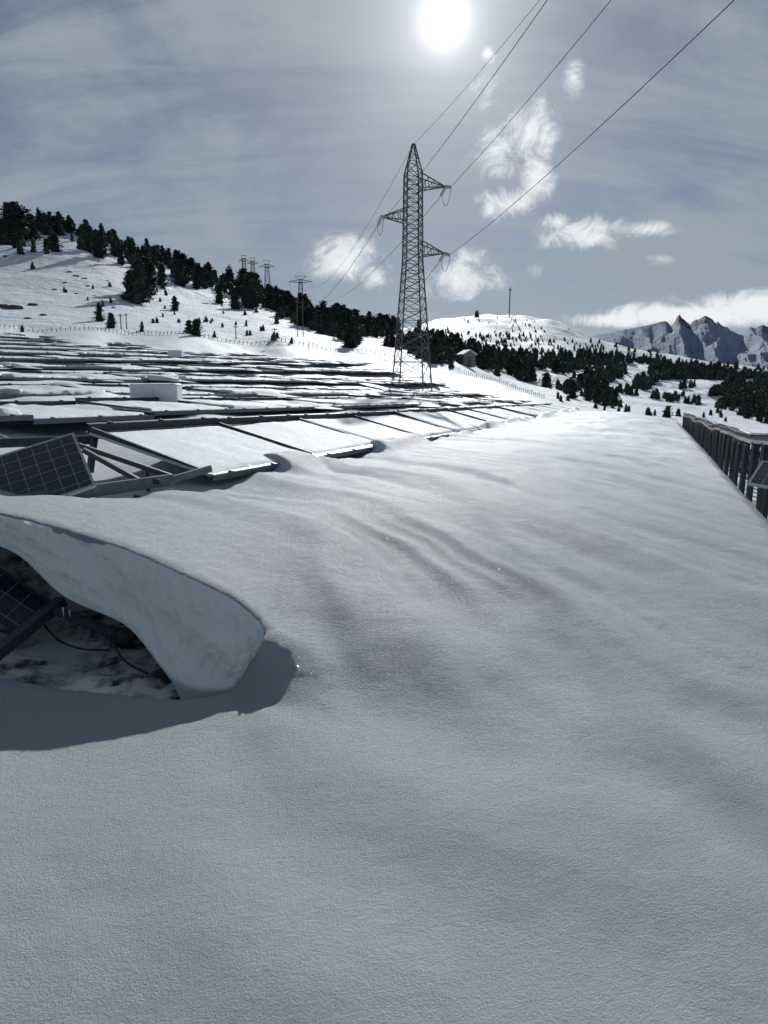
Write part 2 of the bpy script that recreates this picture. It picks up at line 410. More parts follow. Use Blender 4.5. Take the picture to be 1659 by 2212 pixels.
def tube(name,P,r,sides=6):
    V=[];Fc=[];n=len(P)
    for i,p in enumerate(P):
        p=Vector(p); d=(Vector(P[min(i+1,n-1)])-Vector(P[max(i-1,0)])).normalized()
        up=Vector((0,0,1)) if abs(d.z)<.95 else Vector((1,0,0)); a=d.cross(up).normalized(); c=a.cross(d)
        rr=r[i] if isinstance(r,(list,tuple)) else r
        for k in range(sides):
            t=2*math.pi*k/sides; V.append(p+a*math.cos(t)*rr+c*math.sin(t)*rr)
    for i in range(n-1):
        for k in range(sides): Fc.append([i*sides+k,i*sides+(k+1)%sides,(i+1)*sides+(k+1)%sides,(i+1)*sides+k])
    me=bpy.data.meshes.new(name); me.from_pydata([tuple(v) for v in V],[],Fc); me.update(); me.polygons.foreach_set("use_smooth",[True]*len(Fc)); return me
def empty(name,loc,**props):
    o=bpy.data.objects.new(name,None); COL.objects.link(o); o.location=loc; o.empty_display_size=.3
    for k,v in props.items(): o[k]=v
    return o

# ---------- solar tables ----------
L=3.72; Wd=2.5
def snow_slab(seed,L,Wd,th=.13):
    nxx,nyy=44,30; v=[];f=[]
    for i in range(nxx):
        for j in range(nyy):
            a=i/(nxx-1); b=j/(nyy-1)
            ex=min(a,1-a)*L; ey=min(b,1-b)*Wd
            edge=min(1,ex/.09)**.5*min(1,ey/.10)**.5
            t=th*(1+.9*float(fbm(np.array(a*L*.9),np.array(b*Wd*.9),4,seed)))+.012*float(fbm(np.array(a*L*4),np.array(b*Wd*4),3,seed+2))
            x=a*L*.985+.01; y=b*Wd*.97+.03
            x+=.06*float(fbm(np.array(b*4.),np.array(a*3.),2,seed+5)); y+=.05*float(fbm(np.array(a*7.),np.array(b*2.),3,seed+9))*(1 if b<.5 else .3)
            v.append((x,y,.022+max(0,t*edge) - (.0 if edge>0 else .015)))
    for i in range(nxx-1):
        for j in range(nyy-1): f.append([i*nyy+j,(i+1)*nyy+j,(i+1)*nyy+j+1,i*nyy+j+1])
    me=bpy.data.meshes.new("snow_cover"); me.from_pydata(v,[],f); me.update(); me.polygons.foreach_set("use_smooth",[True]*len(f)); me.materials.append(SNOWC); return me
SLABS=[snow_slab(60+i,L,Wd,.035+.014*i) for i in range(5)]
def panel_mesh(L,Wd):
    mb=MB(); k=3
    w=L/k
    for i in range(k):
        mb.box((w*(i+.5),Wd/2,0),(w/2-.012,Wd/2,.018))
    me=mb.mesh("panel"); me.materials.append(CELLS); return me
PANEL=panel_mesh(L,Wd)
FR=MB()
for i in range(4): FR.box((L/3*i,Wd/2,.004),(.02,Wd/2+.01,.024))
FR.box((L/2,-.01,.004),(L/2,.018,.024)); FR.box((L/2,Wd+.01,.004),(L/2,.018,.024)); FRAME=FR.mesh("panel_frame"); FRAME.materials.append(ALU)
def cbeam(L,h,w,name):
    mb=MB(); mb.box((L/2,0,0),(L/2,w*.12,h/2)); mb.box((L/2,w/2,h/2-.006),(L/2,w/2,.006)); mb.box((L/2,w/2,-h/2+.006),(L/2,w/2,.006))
    for x in (.5,L/2,L-.5): mb.box((x,.0,h/2+.012),(.03,.04,.015)); 
    me=mb.mesh(name); me.materials.append(DSTEEL); return me
L2=L+.045
UB=cbeam(L2,.16,.07,"beam"); UB2=cbeam(L2,.12,.07,"beam"); UB3=cbeam(L2,.12,.07,"beam")
LB=cbeam(L2,.11,.07,"beam"); LB.materials.clear(); LB.materials.append(STEEL)
def rafter(h,w=.05):
    mb=MB(); b=[(0,.1,0),(w,.1,0),(0,.1,.02),(w,.1,.02),(0,Wd+.02,-.06),(w,Wd+.02,-.06),(0,Wd+.02,h),(w,Wd+.02,h)]
    mb.v=[Vector(q) for q in b]; mb.f=[[0,1,3,2],[4,6,7,5],[0,4,5,1],[2,3,7,6],[0,2,6,4],[1,5,7,3]]
    me=mb.mesh("rafter"); me.materials.append(DSTEEL); return me
RAFT=[rafter(.05),rafter(.08),rafter(.12,.07)]
def postm(h):
    mb=MB(); mb.box((0,0,-h/2),(.05,.04,h/2)); mb.box((0,0,-.02),(.09,.06,.02)); me=mb.mesh("post"); me.materials.append(DSTEEL); return me
POST=postm(1.3)
def drift_mesh(seed):
    v=[(0,0,0)];f=[];rn,an=9,22
    for i in range(1,rn+1):
        for k in range(an):
            a=2*math.pi*k/an; q=i/rn; rad=q*(1+.25*float(fbm(np.array(math.cos(a)*1.3+seed),np.array(math.sin(a)*1.3),3,seed)))
            hgt=(math.cos(q*math.pi)+1)/2*(1+.3*float(fbm(np.array(math.cos(a)*q*2.),np.array(math.sin(a)*q*2.),3,seed+3)))-.12*q
            v.append((math.cos(a)*rad,math.sin(a)*rad,hgt))
    v[0]=(0,0,1.0)
    for k in range(an): f.append([0,1+k,1+(k+1)%an])
    for i in range(rn-1):
        for k in range(an): f.append([1+i*an+k,1+(i+1)*an+k,1+(i+1)*an+(k+1)%an,1+i*an+(k+1)%an])
    me=bpy.data.meshes.new("snow_drift"); me.from_pydata(v,[],f); me.update(); me.polygons.foreach_set("use_smooth",[True]*len(f)); me.materials.append(SNOWC); return me
DR=[drift_mesh(300+i) for i in range(4)]
def upper(m,n): x,y=xy(m,n); return Vector((x,y,float(Zb(n,m))))
def lower(m,n,drop,W_): x,y=xy(m,n-W_); return Vector((x,y,float(Zb(n,m))-drop))
def child(name,me,par,loc=(0,0,0),rot=None):
    o=bpy.data.objects.new(name,me); COL.objects.link(o); o.parent=par; o.location=loc
    if rot: o.rotation_euler=rot
    return o
for k in range(12):
    n=9+5.5*k
    if n>70: break
    m=max(.827*n-5, 3.0) if k else 9.2
    mend=float(MEND(n))
    while m+L<mend:
        if k and random.random()<.05: m+=L+.04; continue
        drop=.60 if k==0 else .20
        A=lower(m,n,drop,2.43); B=lower(m+L,n,drop,2.43); C=upper(m,n)
        if k==0:
            for q,mm in ((A,m),(B,m+L)): q.z=float(np.interp(mm,[4,8,15,25,66,80],[.28,.17,.07,-.18,-.72,-.9]))
        elif random.random()<.35:
            # a table the snow has pushed down a little
            dz=random.uniform(.02,.10)
            for q in (A,B,C): q.z-=dz
        xa=(B-A).normalized(); ya=(C-A); ya=(ya-xa*ya.dot(xa)).normalized(); za=xa.cross(ya)
        M=Matrix((( xa.x,ya.x,za.x,A.x),(xa.y,ya.y,za.y,A.y),(xa.z,ya.z,za.z,A.z),(0,0,0,1)))
        bare=k>1 and random.random()<.06
        e=empty("solar_panel_table",(0,0,0),label=("bare dark solar panel table with steel beams standing in snow" if bare else "snow-covered solar panel table on dark steel beams"),category="solar panel",group="solar panel tables in rows across the snowfield")
        e.matrix_world=M
        rx=random.gauss(0,.008)+ (0 if k==0 else -.01); ry=random.gauss(0,.006)
        child("panel",PANEL,e,(0,0,0),(rx,ry,0)); child("panel_frame",FRAME,e,(0,0,0),(rx,ry,0))
        if not bare: 
            o=child("snow_cover",random.choice(SLABS),e,(0,0,0),(rx,ry,0)) 
            o.scale=(1,1,random.uniform(.7,1.5))
            if random.random()<.13 and k>0: o.scale=(random.uniform(.6,.92),1,1.1)
            for _ in range(random.choice((0,1,2)) if k else 0):
                o=child("snow_drift",random.choice(DR),e,(random.uniform(.3,L-.3),random.choice((-.05,Wd-.1,random.uniform(.3,2.3))),0),(0,0,random.uniform(0,6)))
                o.scale=(random.uniform(.9,2.2),random.uniform(.4,.9),random.uniform(.08,.2))
        child("beam",UB if k<1 else (UB2 if k<4 else UB3),e,(0,Wd+.06,.08 if k else .07)); child("beam",LB,e,(0,-.06,-.03))
        child("rafter",random.choice(RAFT),e,(0,0,.03))
        if k<3: child("post",POST,e,(.1,Wd+.0,-.05))
        m+=L+.04

# ---------- row on tall posts beside the drift ----------
RL=3.0
RPAN=MB()
for i in range(3): RPAN.box((1.0*(i+.5),1.0,0),(.49,1.0,.02))
RPAN=RPAN.mesh("panel"); RPAN.materials.append(CELLS)
RSN=[snow_slab(80+i,RL,2.0,.05) for i in range(3)]
RB=cbeam(RL+.035,.20,.08,"beam")
mb=MB(); mb.bar((0,0,-.05),(0,0,-2.4),.11,.14); RP=mb.mesh("post"); RP.materials.append(DSTEEL)
bm_=MB(); bm_.bar((0,0,-.1),(0,1.35,-1.5),.07,.08); BR=bm_.mesh("brace"); BR.materials.append(DSTEEL)
bm_=MB(); bm_.bar((0,0,0),(0,1.9,-.02),.06,.12); RR_=bm_.mesh("rafter"); RR_.materials.append(DSTEEL)
m=11.5; 
while m<62:
    nn=-2.58
    ztf=lambda mm: float(np.interp(mm,[10,14,20,30,45,66],[.55,.45,.19,-.16,-.52,-.92]))+.05*math.sin(mm*.5)
    jit=random.uniform(-.03,.03)
    x0,y0=xy(m,nn); x1,y1=xy(m+RL,nn)
    A=Vector((x0,y0,ztf(m)+jit)); B=Vector((x1,y1,ztf(m+RL)+jit))
    xa=(B-A).normalized(); side=Vector((DY,-DX,-.30+random.uniform(-.05,.05))); ya=(side-xa*side.dot(xa)).normalized(); 
    xa2=-xa; za=xa2.cross(ya)
    if za.z<0: xa2=xa; za=xa2.cross(ya)
    O=A if xa2.dot(xa)>0 else B
    M=Matrix(((xa2.x,ya.x,za.x,O.x),(xa2.y,ya.y,za.y,O.y),(xa2.z,ya.z,za.z,O.z),(0,0,0,1)))
    e=empty("solar_panel_table",(0,0,0),label="snow-topped solar panel table raised on exposed steel posts",category="solar panel",group="raised solar panel tables beside the drift")
    e.matrix_world=M
    child("panel",RPAN,e,(0,-.12,.125)); o=child("snow_cover",random.choice(RSN),e,(0,.22,.125)); o.scale=(1,.88,random.uniform(.3,.9)); child("beam",RB,e,(0,0,0)); child("beam",RB,e,(0,1.7,0))
    Ri=M.to_3x3().inverted()
    for xx in (.3,1.8):
        o=child("post",RP,e,(xx+random.uniform(-.2,.2),.02,0)); o.rotation_mode='QUATERNION'; o.rotation_quaternion=(Ri@Matrix.Rotation(random.gauss(0,.03),3,'Y')).to_quaternion()
        if xx<1: o=child("post",RP,e,(xx+.5,1.7,0)); o.rotation_mode='QUATERNION'; o.rotation_quaternion=Ri.to_quaternion()
        o=child("brace",BR,e,(xx+.1,.05,-.05))
    child("rafter",RR_,e,(.3,0,-.04)); child("rafter",RR_,e,(2.3,0,-.04))
    m+=RL+.03
def panel_obj(A,B,C,label,fmat=None):
    A,B,C=Vector(A),Vector(B),Vector(C); xa=(C-A); lx=xa.length; xa.normalize(); yb=(B-A); ly=(yb-xa*yb.dot(xa)).length; ya=(yb-xa*yb.dot(xa)).normalized(); za=xa.cross(ya)
    M=Matrix(((xa.x,ya.x,za.x,A.x),(xa.y,ya.y,za.y,A.y),(xa.z,ya.z,za.z,A.z),(0,0,0,1)))
    e=empty("photovoltaic_module",(0,0,0),label=label,category="solar panel"); e.matrix_world=M
    g=MB().box((lx/2,ly/2,0),(lx/2-.02,ly/2-.02,.012)).mesh("glass"); g.materials.append(CELLS); child("glass",g,e)
    fm=MB(); w=.016
    fm.box((lx/2,w,0),(lx/2,w,.02)); fm.box((lx/2,ly-w,0),(lx/2,w,.02)); fm.box((w,ly/2,0),(w,ly/2-2*w,.02)); fm.box((lx-w,ly/2,0),(w,ly/2-2*w,.02))
    fm=fm.mesh("frame"); fm.materials.append(fmat or ALU); child("frame",fm,e); return e
panel_obj(S(1614,1046,10.2),S(1665,1000,10.6),S(1780,1075,9.6),"loose solar panel hanging tilted below the raised row")
panel_obj(S(160,936,9.0),S(208,1050,8.45),S(-95,1015,8.49),"exposed blue-black solar panel tipped up, frost-speckled")
def beam_thing(name,segs,w,h,mat,label,cat):
    mb=MB()
    for p,q in segs: mb.bar(p,q,w,h)
    me=mb.mesh(name); me.materials.append(mat); return link(name,me,label=label,category=cat)
beam_thing("steel_beam",[(S(-120,1106,7.4),S(372,1036,9.9))],.07,.16,STEEL,"galvanised steel beam lying along the drift edge","steel beam")
beam_thing("steel_beam",[(S(372,1036,9.9),S(455,1012,10.5))],.06,.10,STEEL,"short steel beam end dipping into the drift","steel beam")
beam_thing("steel_truss",[(S(170,962,10.0),S(372,1030,9.9)),(S(180,972,9.8),S(300,1038,9.5)),(S(318,1016,9.7),S(322,1085,9.5)),(S(300,1040,9.6),S(345,1040,9.6)),(S(288,1075,9.3),S(330,1078,9.4))],.05,.07,DSTEEL,"bare steel truss frame with missing panel","steel frame")
beam_thing("steel_beam",[(S(-120,962,10.9),S(200,950,12.0))],.07,.15,DSTEEL,"long dark steel beam above the snow","steel beam")
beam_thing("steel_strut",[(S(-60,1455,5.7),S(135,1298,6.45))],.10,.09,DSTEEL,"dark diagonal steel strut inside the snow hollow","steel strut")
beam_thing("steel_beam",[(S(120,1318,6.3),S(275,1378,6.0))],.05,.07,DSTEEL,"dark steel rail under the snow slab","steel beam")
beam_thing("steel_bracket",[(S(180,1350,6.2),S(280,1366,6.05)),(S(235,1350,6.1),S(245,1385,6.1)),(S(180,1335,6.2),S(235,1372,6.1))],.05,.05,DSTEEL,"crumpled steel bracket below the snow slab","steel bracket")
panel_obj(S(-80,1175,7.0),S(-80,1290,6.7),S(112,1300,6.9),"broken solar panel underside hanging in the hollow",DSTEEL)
def cable(us,label,r=.010):
    P=[S(*q) for q in us]; P=[np.array(p) for p in P]; out=[]
    for i in range(len(P)-1):
        p0=P[max(i-1,0)];p1=P[i];p2=P[i+1];p3=P[min(i+2,len(P)-1)]
        for t in np.arange(8)/8: out.append(.5*((2*p1)+(-p0+p2)*t+(2*p0-5*p1+4*p2-p3)*t*t+(-p0+3*p1-3*p2+p3)*t**3))
    out.append(P[-1]); link("cable",tube("cable",out,r),mat=BLACK,label=label,category="cable")
cable([(95,1350,6.3),(130,1385,6.2),(180,1402,6.1),(235,1404,6.0)],"black cable hanging in the hollow")
cable([(248,1362,6.0),(248,1395,5.95),(275,1432,5.9),(320,1455,5.8)],"black cable looping down to the hollow floor")
cable([(242,1360,6.05),(240,1400,6.0),(262,1382,5.95),(300,1362,5.9)],"thin black cable tangled below the rail",.007)
for u in (136,150,240):
    p=S(u,1312+ (u-136)*.42,6.15); Lh=random.uniform(.05,.11)
    link("icicle",tube("icicle",[p,p-Vector((0,0,Lh*.5)),p-Vector((0,0,Lh))],[.009,.006,.001],6),mat=ICE,label="small clear icicle hanging under the snow slab",category="icicle",group="icicles under the snow slab")

# ---------- ray/terrain placement ----------
TS=np.geomspace(75,1400,170)
def ground_hit(us,vs):
    us=np.asarray(us,float); vs=np.asarray(vs,float)
    a,b,c=sdir(us,vs); 
    a=a/b; c=c/b
    X=a[:,None]*TS; Y=np.broadcast_to(TS,X.shape); G=Zg(X,Y); Rz=EYE+c[:,None]*TS
    D=G-Rz; hit=D>0; first=np.where(hit.any(1),hit.argmax(1),np.where(TS[None]>100,D/TS[None],-9).argmax(1))
    i=np.arange(len(us)); return X[i,first],Y[i,first],G[i,first]
# ---------- trees ----------
def tree_mesh(seed,nb,leaf,low=False,core=True):
    r=random.Random(seed); V=[];Fc=[]; Rm=r.uniform(.28,.46)
    lean=(r.uniform(-.04,.04),r.uniform(-.04,.04)); pw=r.uniform(.42,.75)
    dirw=[r.uniform(.6,1.2) for _ in range(7)]
    for i in range(nb):
        h=.05+.93*((i+r.random())/nb)**.95; ang=r.uniform(0,2*math.pi)
        w=dirw[int(ang/(2*math.pi)*6.99)]
        rad=Rm*((1-h)**pw)*w*r.uniform(.55,1.1)+.014
        for j in range(leaf):
            t=(j+r.random())/leaf; t=.25+.75*t
            cx=math.cos(ang)*rad*t+lean[0]*h+r.gauss(0,.018); cy=math.sin(ang)*rad*t+lean[1]*h+r.gauss(0,.018); cz=h+.04*t*t+r.gauss(0,.016)-.02
            s=r.uniform(.024,.048)*(1.7 if low else 1)
            b=len(V); q=[Vector((r.gauss(0,1),r.gauss(0,1),r.gauss(0,.9))).normalized()*s for _ in range(3)]
            for qq in q: V.append(Vector((cx,cy,cz))+qq*1.25)
            Fc.append([b,b+1,b+2])
    if core:
        lv=7; sd_=7; b=len(V)
        for i in range(lv):
            h=.04+.82*i/(lv-1)
            for k in range(sd_):
                a=2*math.pi*(k+.5*(i%2))/sd_; rr=Rm*.58*((1-h)**pw)*r.uniform(.6,1.15)+.004
                V.append(Vector((math.cos(a)*rr+lean[0]*h,math.sin(a)*rr+lean[1]*h,h+r.uniform(-.03,.03))))
        for i in range(lv-1):
            for k in range(sd_):
                p=b+i*sd_+k;q=b+i*sd_+(k+1)%sd_;u_=p+sd_;w_=q+sd_
                Fc.append([p,q,w_]);Fc.append([p,w_,u_])
    return V,Fc
def tri_mesh(name,V,Fc,mat):
    me=bpy.data.meshes.new(name); me.from_pydata([tuple(v) for v in V],[],Fc); me.update(); me.materials.append(mat); return me
CROWNS=[tri_mesh("crown",*tree_mesh(i,110,16),FOL) for i in range(6)]
TRUNK=tube("trunk",[(0,0,-.06),(0,0,.3),(.01,.01,.7),(.01,.02,.95)],[.028,.022,.012,.004],7); TRUNK.materials.append(BARK)
MED=[tri_mesh("pine_tree",*tree_mesh(20+i,60,9,True),FOL) for i in range(8)]
LOWT=[tree_mesh(40+i,20,3,True) for i in range(8)]
trees=[]
near_trees=[(300,658,88),(282,650,62),(318,640,75),(350,622,45),(38,522,72),(20,500,55),(8,530,50),(215,558,52),(195,545,40),(262,572,40),(288,560,42),(390,618,50),(430,622,42),(475,656,40),(508,670,42),(540,668,72),(555,655,60),(525,640,55),(215,695,38),(240,710,32),(425,728,36),(410,722,28),(120,545,36),(100,510,40),(90,505,36),(130,508,38),(150,505,34),(378,672,30),(307,718,24),(755,752,52),(745,735,60),(735,722,45),(768,745,36),(592,738,20),(630,742,14),(48,718,16),(463,730,16),(690,722,40),(705,718,38),(720,728,34),(650,705,36),(668,708,40),(640,690,40),(1045,800,40),(1060,802,44),(1030,790,36),(1080,800,40),(1105,812,42),(1120,818,40),(1180,838,32),(1237,862,40),(1225,850,30),(1205,862,18),(1270,866,34),(1290,872,40),(1310,878,42),(1325,878,36),(1300,868,36),(1340,880,20),(1400,898,20),(1440,902,26),(1465,900,20),(1550,893,16),(1352,885,14),(1615,905,30),(1640,912,34),(1625,900,26),(1600,898,24),(1030,684,14),(1655,915,28),(1135,815,34),(1150,822,34)]
trees+=near_trees
def inpoly(u,v,P):
    c=False;j=len(P)-1
    for i in range(len(P)):
        if (P[i][1]>v)!=(P[j][1]>v) and u<(P[j][0]-P[i][0])*(v-P[i][1])/(P[j][1]-P[i][1])+P[i][0]: c=not c
        j=i
    return c
crest=lambda u: float(np.interp(u,[-200,0,100,200,300,400,500,600,700,800,900],[475,482,478,508,540,578,612,645,690,712,728]))
for i in range(430):
    u=random.uniform(-60,640); 
    if u<110 and random.random()<.5: continue
    v=crest(u)+abs(random.gauss(0,1))*(19 if u>120 else 30)
    trees.append((u,v,random.uniform(13,29)*(1 if u<500 else .85)))
def fill(P,N,h0,h1,gate=0,gu=55,gv=12):
    us=[p[0] for p in P]; vs=[p[1] for p in P]; k=0
    while k<N:
        u=random.uniform(min(us),max(us)); v=random.uniform(min(vs),max(vs))
        if inpoly(u,v,P):
            if gate and float(vnoise(np.array(u/gu+v/30),np.array(v/gv),66))<gate: 
                k+=.35; continue
            trees.append((u,v,random.uniform(h0,h1))); k+=1
fill([(590,640),(700,682),(850,712),(950,730),(950,795),(850,752),(700,724),(600,675)],480,12,31,.28)
fill([(560,640),(600,645),(640,700),(600,690)],26,16,30)
fill([(930,730),(1080,768),(1200,803),(1300,835),(1330,872),(1230,852),(1100,818),(930,792)],470,11,28,.3)
fill([(1100,770),(1300,773),(1450,790),(1670,820),(1700,912),(1560,885),(1400,862),(1270,842)],1300,9,22,.36)
fill([(1330,800),(1659,830),(1700,905),(1560,880),(1400,850)],560,11,24,.35)
fill([(960,715),(1290,740),(1450,775),(1450,792),(1150,790),(960,740)],190,5,11)
fill([(1350,775),(1659,800),(1700,830),(1400,800)],150,8,16,.3)
fill([(120,600),(400,640),(640,690),(600,735),(300,700),(120,640)],34,5,15)
fill([(970,690),(1150,690),(1250,715),(1100,735)],30,3,6)
fill([(1180,862),(1659,905),(1659,918),(1340,895)],14,8,16)
tu=np.array([t[0] for t in trees]); tvv=np.array([t[1] for t in trees]); thh=np.array([t[2] for t in trees])
tx,ty,tz=ground_hit(tu,tvv)
size=np.clip(thh*ty/F,1.0,16)
order=np.argsort(-(size/ty))
FV=[];FF=[]
for rank,i in enumerate(order):
    x,y,z,h=float(tx[i]),float(ty[i]),float(tz[i]),float(size[i]); z-=.1
    rot=random.uniform(0,6.28); wsc=random.uniform(1.0,1.6)
    if rank<60:
        e=empty("pine_tree",(x,y,z),label="dark mountain pine standing in snow",category="tree",group="pines on the snowy hillsides"); e.scale=(h*wsc,h*wsc,h); e.rotation_euler=(0,0,rot)
        child("crown",random.choice(CROWNS),e); child("trunk",TRUNK,e)
    elif rank<290:
        o=link("pine_tree",random.choice(MED),label="dark mountain pine standing in snow",category="tree",group="pines on the snowy hillsides"); o.location=(x,y,z); o.scale=(h*wsc,h*wsc,h); o.rotation_euler=(0,0,rot)
    else:
        V_,F_=random.choice(LOWT); b=len(FV); c,s_=math.cos(rot),math.sin(rot)
        for q in V_: FV.append((x+(q.x*c-q.y*s_)*h*wsc*1.25,y+(q.x*s_+q.y*c)*h*wsc*1.25,z+q.z*h))
        FF+=[[b+a for a in f] for f in F_]
o=link("distant_forest",tri_mesh("distant_forest",FV,FF,FOL),kind="stuff",label="dark conifer woodland covering the snowy valley slopes",category="forest")
def rock_mesh(seed):
    import bmesh
    bm=bmesh.new(); bmesh.ops.create_icosphere(bm,subdivisions=3,radius=1)
    for v in bm.verts:
        p=v.co; k=1+.55*float(fbm(np.array(p.x*1.7+seed),np.array(p.y*1.7+p.z*2),4,seed)); v.co=Vector((p.x*k*1.3,p.y*k,p.z*k*.55))
    me=bpy.data.meshes.new("rock"); bm.to_mesh(me); bm.free(); me.materials.append(ROCK); return me
RK=[rock_mesh(i) for i in range(4)]
for (u,v,w) in [(30,668,34),(5,665,24),(72,662,18),(95,682,14),(60,690,14),(150,590,9),(165,597,11),(182,604,9),(140,612,8),(190,622,8),(118,628,10),(165,635,7),(245,668,8),(205,640,6),(12,560,8),(232,608,6)]:
    x,y,z=[float(q[0]) for q in ground_hit([u],[v])]; s_=w*y/F*.5
    o=link("rock",random.choice(RK),label="dark rock poking through the snow slope",category="rock",group="rocks on the hillside"); o.location=(x,y,z); o.scale=(s_,s_,s_*.8); o.rotation_euler=(0,0,random.uniform(0,6))

# ---------- mountain ----------
us=np.linspace(1150,2500,900)
sky_v=np.interp(us,[1150,1250,1290,1350,1395,1430,1440,1452,1460,1468,1476,1490,1500,1512,1522,1534,1545,1552,1570,1585,1605,1618,1628,1640,1659,1750,1900,2200,2500],[748,734,722,711,702,693,697,704,690,682,688,703,695,684,681,686,694,690,706,718,722,710,704,701,704,690,715,700,740])
K2=130; MV=[]
a,b,c=sdir(us,sky_v); ta=a/b; tc=c/b
H0=EYE+tc*3000
H0=H0+fbm(ta*3000/24,ta*0+3,4,78)*15*np.clip((us-1400)/60,.15,1)
for j in range(K2):
    w=j/(K2-1)
    if w<=.75:
        q=w/.75; y=2000+1000*q
        ker=max(1,int((1-q)*34)); Hq=np.convolve(np.pad(H0,ker,'edge'),np.ones(2*ker+1)/(2*ker+1),'valid')
        zz=Hq*(q**1.45)+20*(1-q)
        rid=(1-np.abs(fbm(ta*3000/120+q*1.5,np.full_like(ta,y/480.),6,77))*2.8)
        amp=math.sin(min(q,1)*math.pi)*44
        zz=zz+(rid-.7)*amp
    else:
        q=(w-.75)/.25; y=3000+900*q; zz=H0*(1-q)
    MV.append(np.stack([ta*y,np.full_like(ta,y),zz],-1))
MV=np.array(MV); I=np.arange(K2*len(us)).reshape(K2,len(us)); Fq=np.stack([I[:-1,:-1],I[:-1,1:],I[1:,1:],I[1:,:-1]],-1).reshape(-1,4)[:,::-1]
me=make_mesh("mountain",MV.reshape(-1,3),Fq)
mo=link("mountain",me,mat=MOUNT,kind="structure")

# ---------- main pylon ----------
px0=SY(889,850,70); base_z=Z1(px0.x,px0.y)
PX,PY=px0.x,px0.y
zt_=lambda v: SY(889,v,70).z
pyl=empty("electricity_pylon",(PX,PY,base_z),label="tall steel lattice electricity pylon standing in the panel field",category="electricity pylon")
pyl.rotation_euler=(0,0,math.radians(12))
def lattice(levels,wch,wbr,cross=True,rings=True):
    mb=MB()
    cs=lambda z,w:[Vector((sx*w,sy*w,z)) for sx,sy in((-1,-1),(1,-1),(1,1),(-1,1))]
    for (z0,w0),(z1,w1) in zip(levels[:-1],levels[1:]):
        a=cs(z0,w0); b=cs(z1,w1)
        for i in range(4):
            j=(i+1)%4
            mb.bar(a[i],b[i],wch)
            mb.bar(a[i],b[j],wbr)
            if cross: mb.bar(a[j],b[i],wbr)
            if rings: mb.bar(b[i],b[j],wbr)
    return mb
zb0=base_z; hz=lambda v: zt_(v)-zb0
hw=lambda z: float(np.interp(z,[-1,hz(560),hz(375),hz(312)],[1.72,.80,.72,.05]))
zs=[-1.0,1.2,2.7,4.1,5.4,6.6,7.7,8.7,9.6,10.5,11.3]
zs=[z for z in zs if z<hz(575)]
z=zs[-1]
while z<hz(378)-.3: z+=.8 if z>hz(560) else .9; zs.append(min(z,hz(375)))
lv=[(z,hw(z)) for z in zs]
mbp=lattice(lv,.12,.05); me=mbp.mesh("mast"); me.materials.append(PYL); child("mast",me,pyl)
tp0=zs[-1]; pk=[(tp0,.72),(tp0+1.0,.48),(tp0+1.9,.27),(tp0+2.6,.12),(hz(312),.03)]
me=lattice(pk,.09,.045).mesh("peak"); me.materials.append(PYL); child("peak",me,pyl)
PR=Matrix.Rotation(math.radians(12),4,'Z'); PT=Matrix.Translation((PX,PY,base_z))@PR
tips=[]
for side,vb,vt,Lr in ((1,408,378,3.25),(-1,480,452,3.1),(1,553,522,3.25)):
    mb=MB(); z0,z1=hz(vb),hz(vt); w=.74
    tip=Vector((side*Lr,0,z0+.35))
    for sy in(-1,1):
        lo=Vector((side*w,sy*w,z0)); hi=Vector((side*w,sy*w,z1)); mb.bar(lo,tip,.09); mb.bar(hi,tip,.09)
        for t in(.25,.5,.75):
            mb.bar(lo.lerp(tip,t),hi.lerp(tip,t),.045); mb.bar(lo.lerp(tip,t-.25),hi.lerp(tip,t),.045)
    for t in(.0,.25,.5,.75):
        mb.bar(Vector((side*w,-w,z0)).lerp(tip,t),Vector((side*w,w,z0)).lerp(tip,t+.25),.045)
    me=mb.mesh("crossarm"); me.materials.append(PYL); child("crossarm",me,pyl)
    ins_=[]
    for sy in(-1,1):
        P=[tip+Vector((0,sy*(.1+.1*i),-.03*i)) for i in range(15)]
        rr=[(.17 if i%2 else .05) for i in range(15)]
        me=tube("insulator",P,rr,10); me.materials.append(GLASSINS); child("insulator",me,pyl); ins_.append(P[-1])
    J=[]
    for i in range(13):
        t=i/12; J.append(ins_[0].lerp(ins_[1],t)+Vector((side*.1,0,-1.25*math.sin(math.pi*t)**.7)))
    me=tube("jumper_wire",J,.022,6); me.materials.append(WIRE); child("jumper_wire",me,pyl)
    tips.append((PT@ins_[0],PT@ins_[1]))
top=PT@Vector((0,0,hz(312)))
def wire(P,label,r=.02): link("power_line",tube("power_line",P,r,6),mat=WIRE,label=label,category="power line",group="power lines strung from the lattice pylon")
def toward(A,B,c=.0009,yend=-55):
    A=Vector(A);B=Vector(B); dy=B.y-A.y; k=(B.z-A.z-c*dy*dy)/dy; kx=(B.x-A.x)/dy; P=[]
    for i in range(49):
        y=A.y+(yend-A.y)*i/48; d=y-A.y; P.append(Vector((A.x+kx*d,y,A.z+k*d+c*d*d)))
    return P
LBW="dark overhead conductor sagging between pylons"
wire(toward(top,S(1166,0,34)),"thin dark earth wire from the pylon peak",.012)
wire(toward(tips[1][0],S(1182,0,27)),LBW,.017); wire(toward(tips[0][0],S(1320,0,33)),LBW,.019); wire(toward(tips[2][0],S(1586,0,23)),LBW,.018)

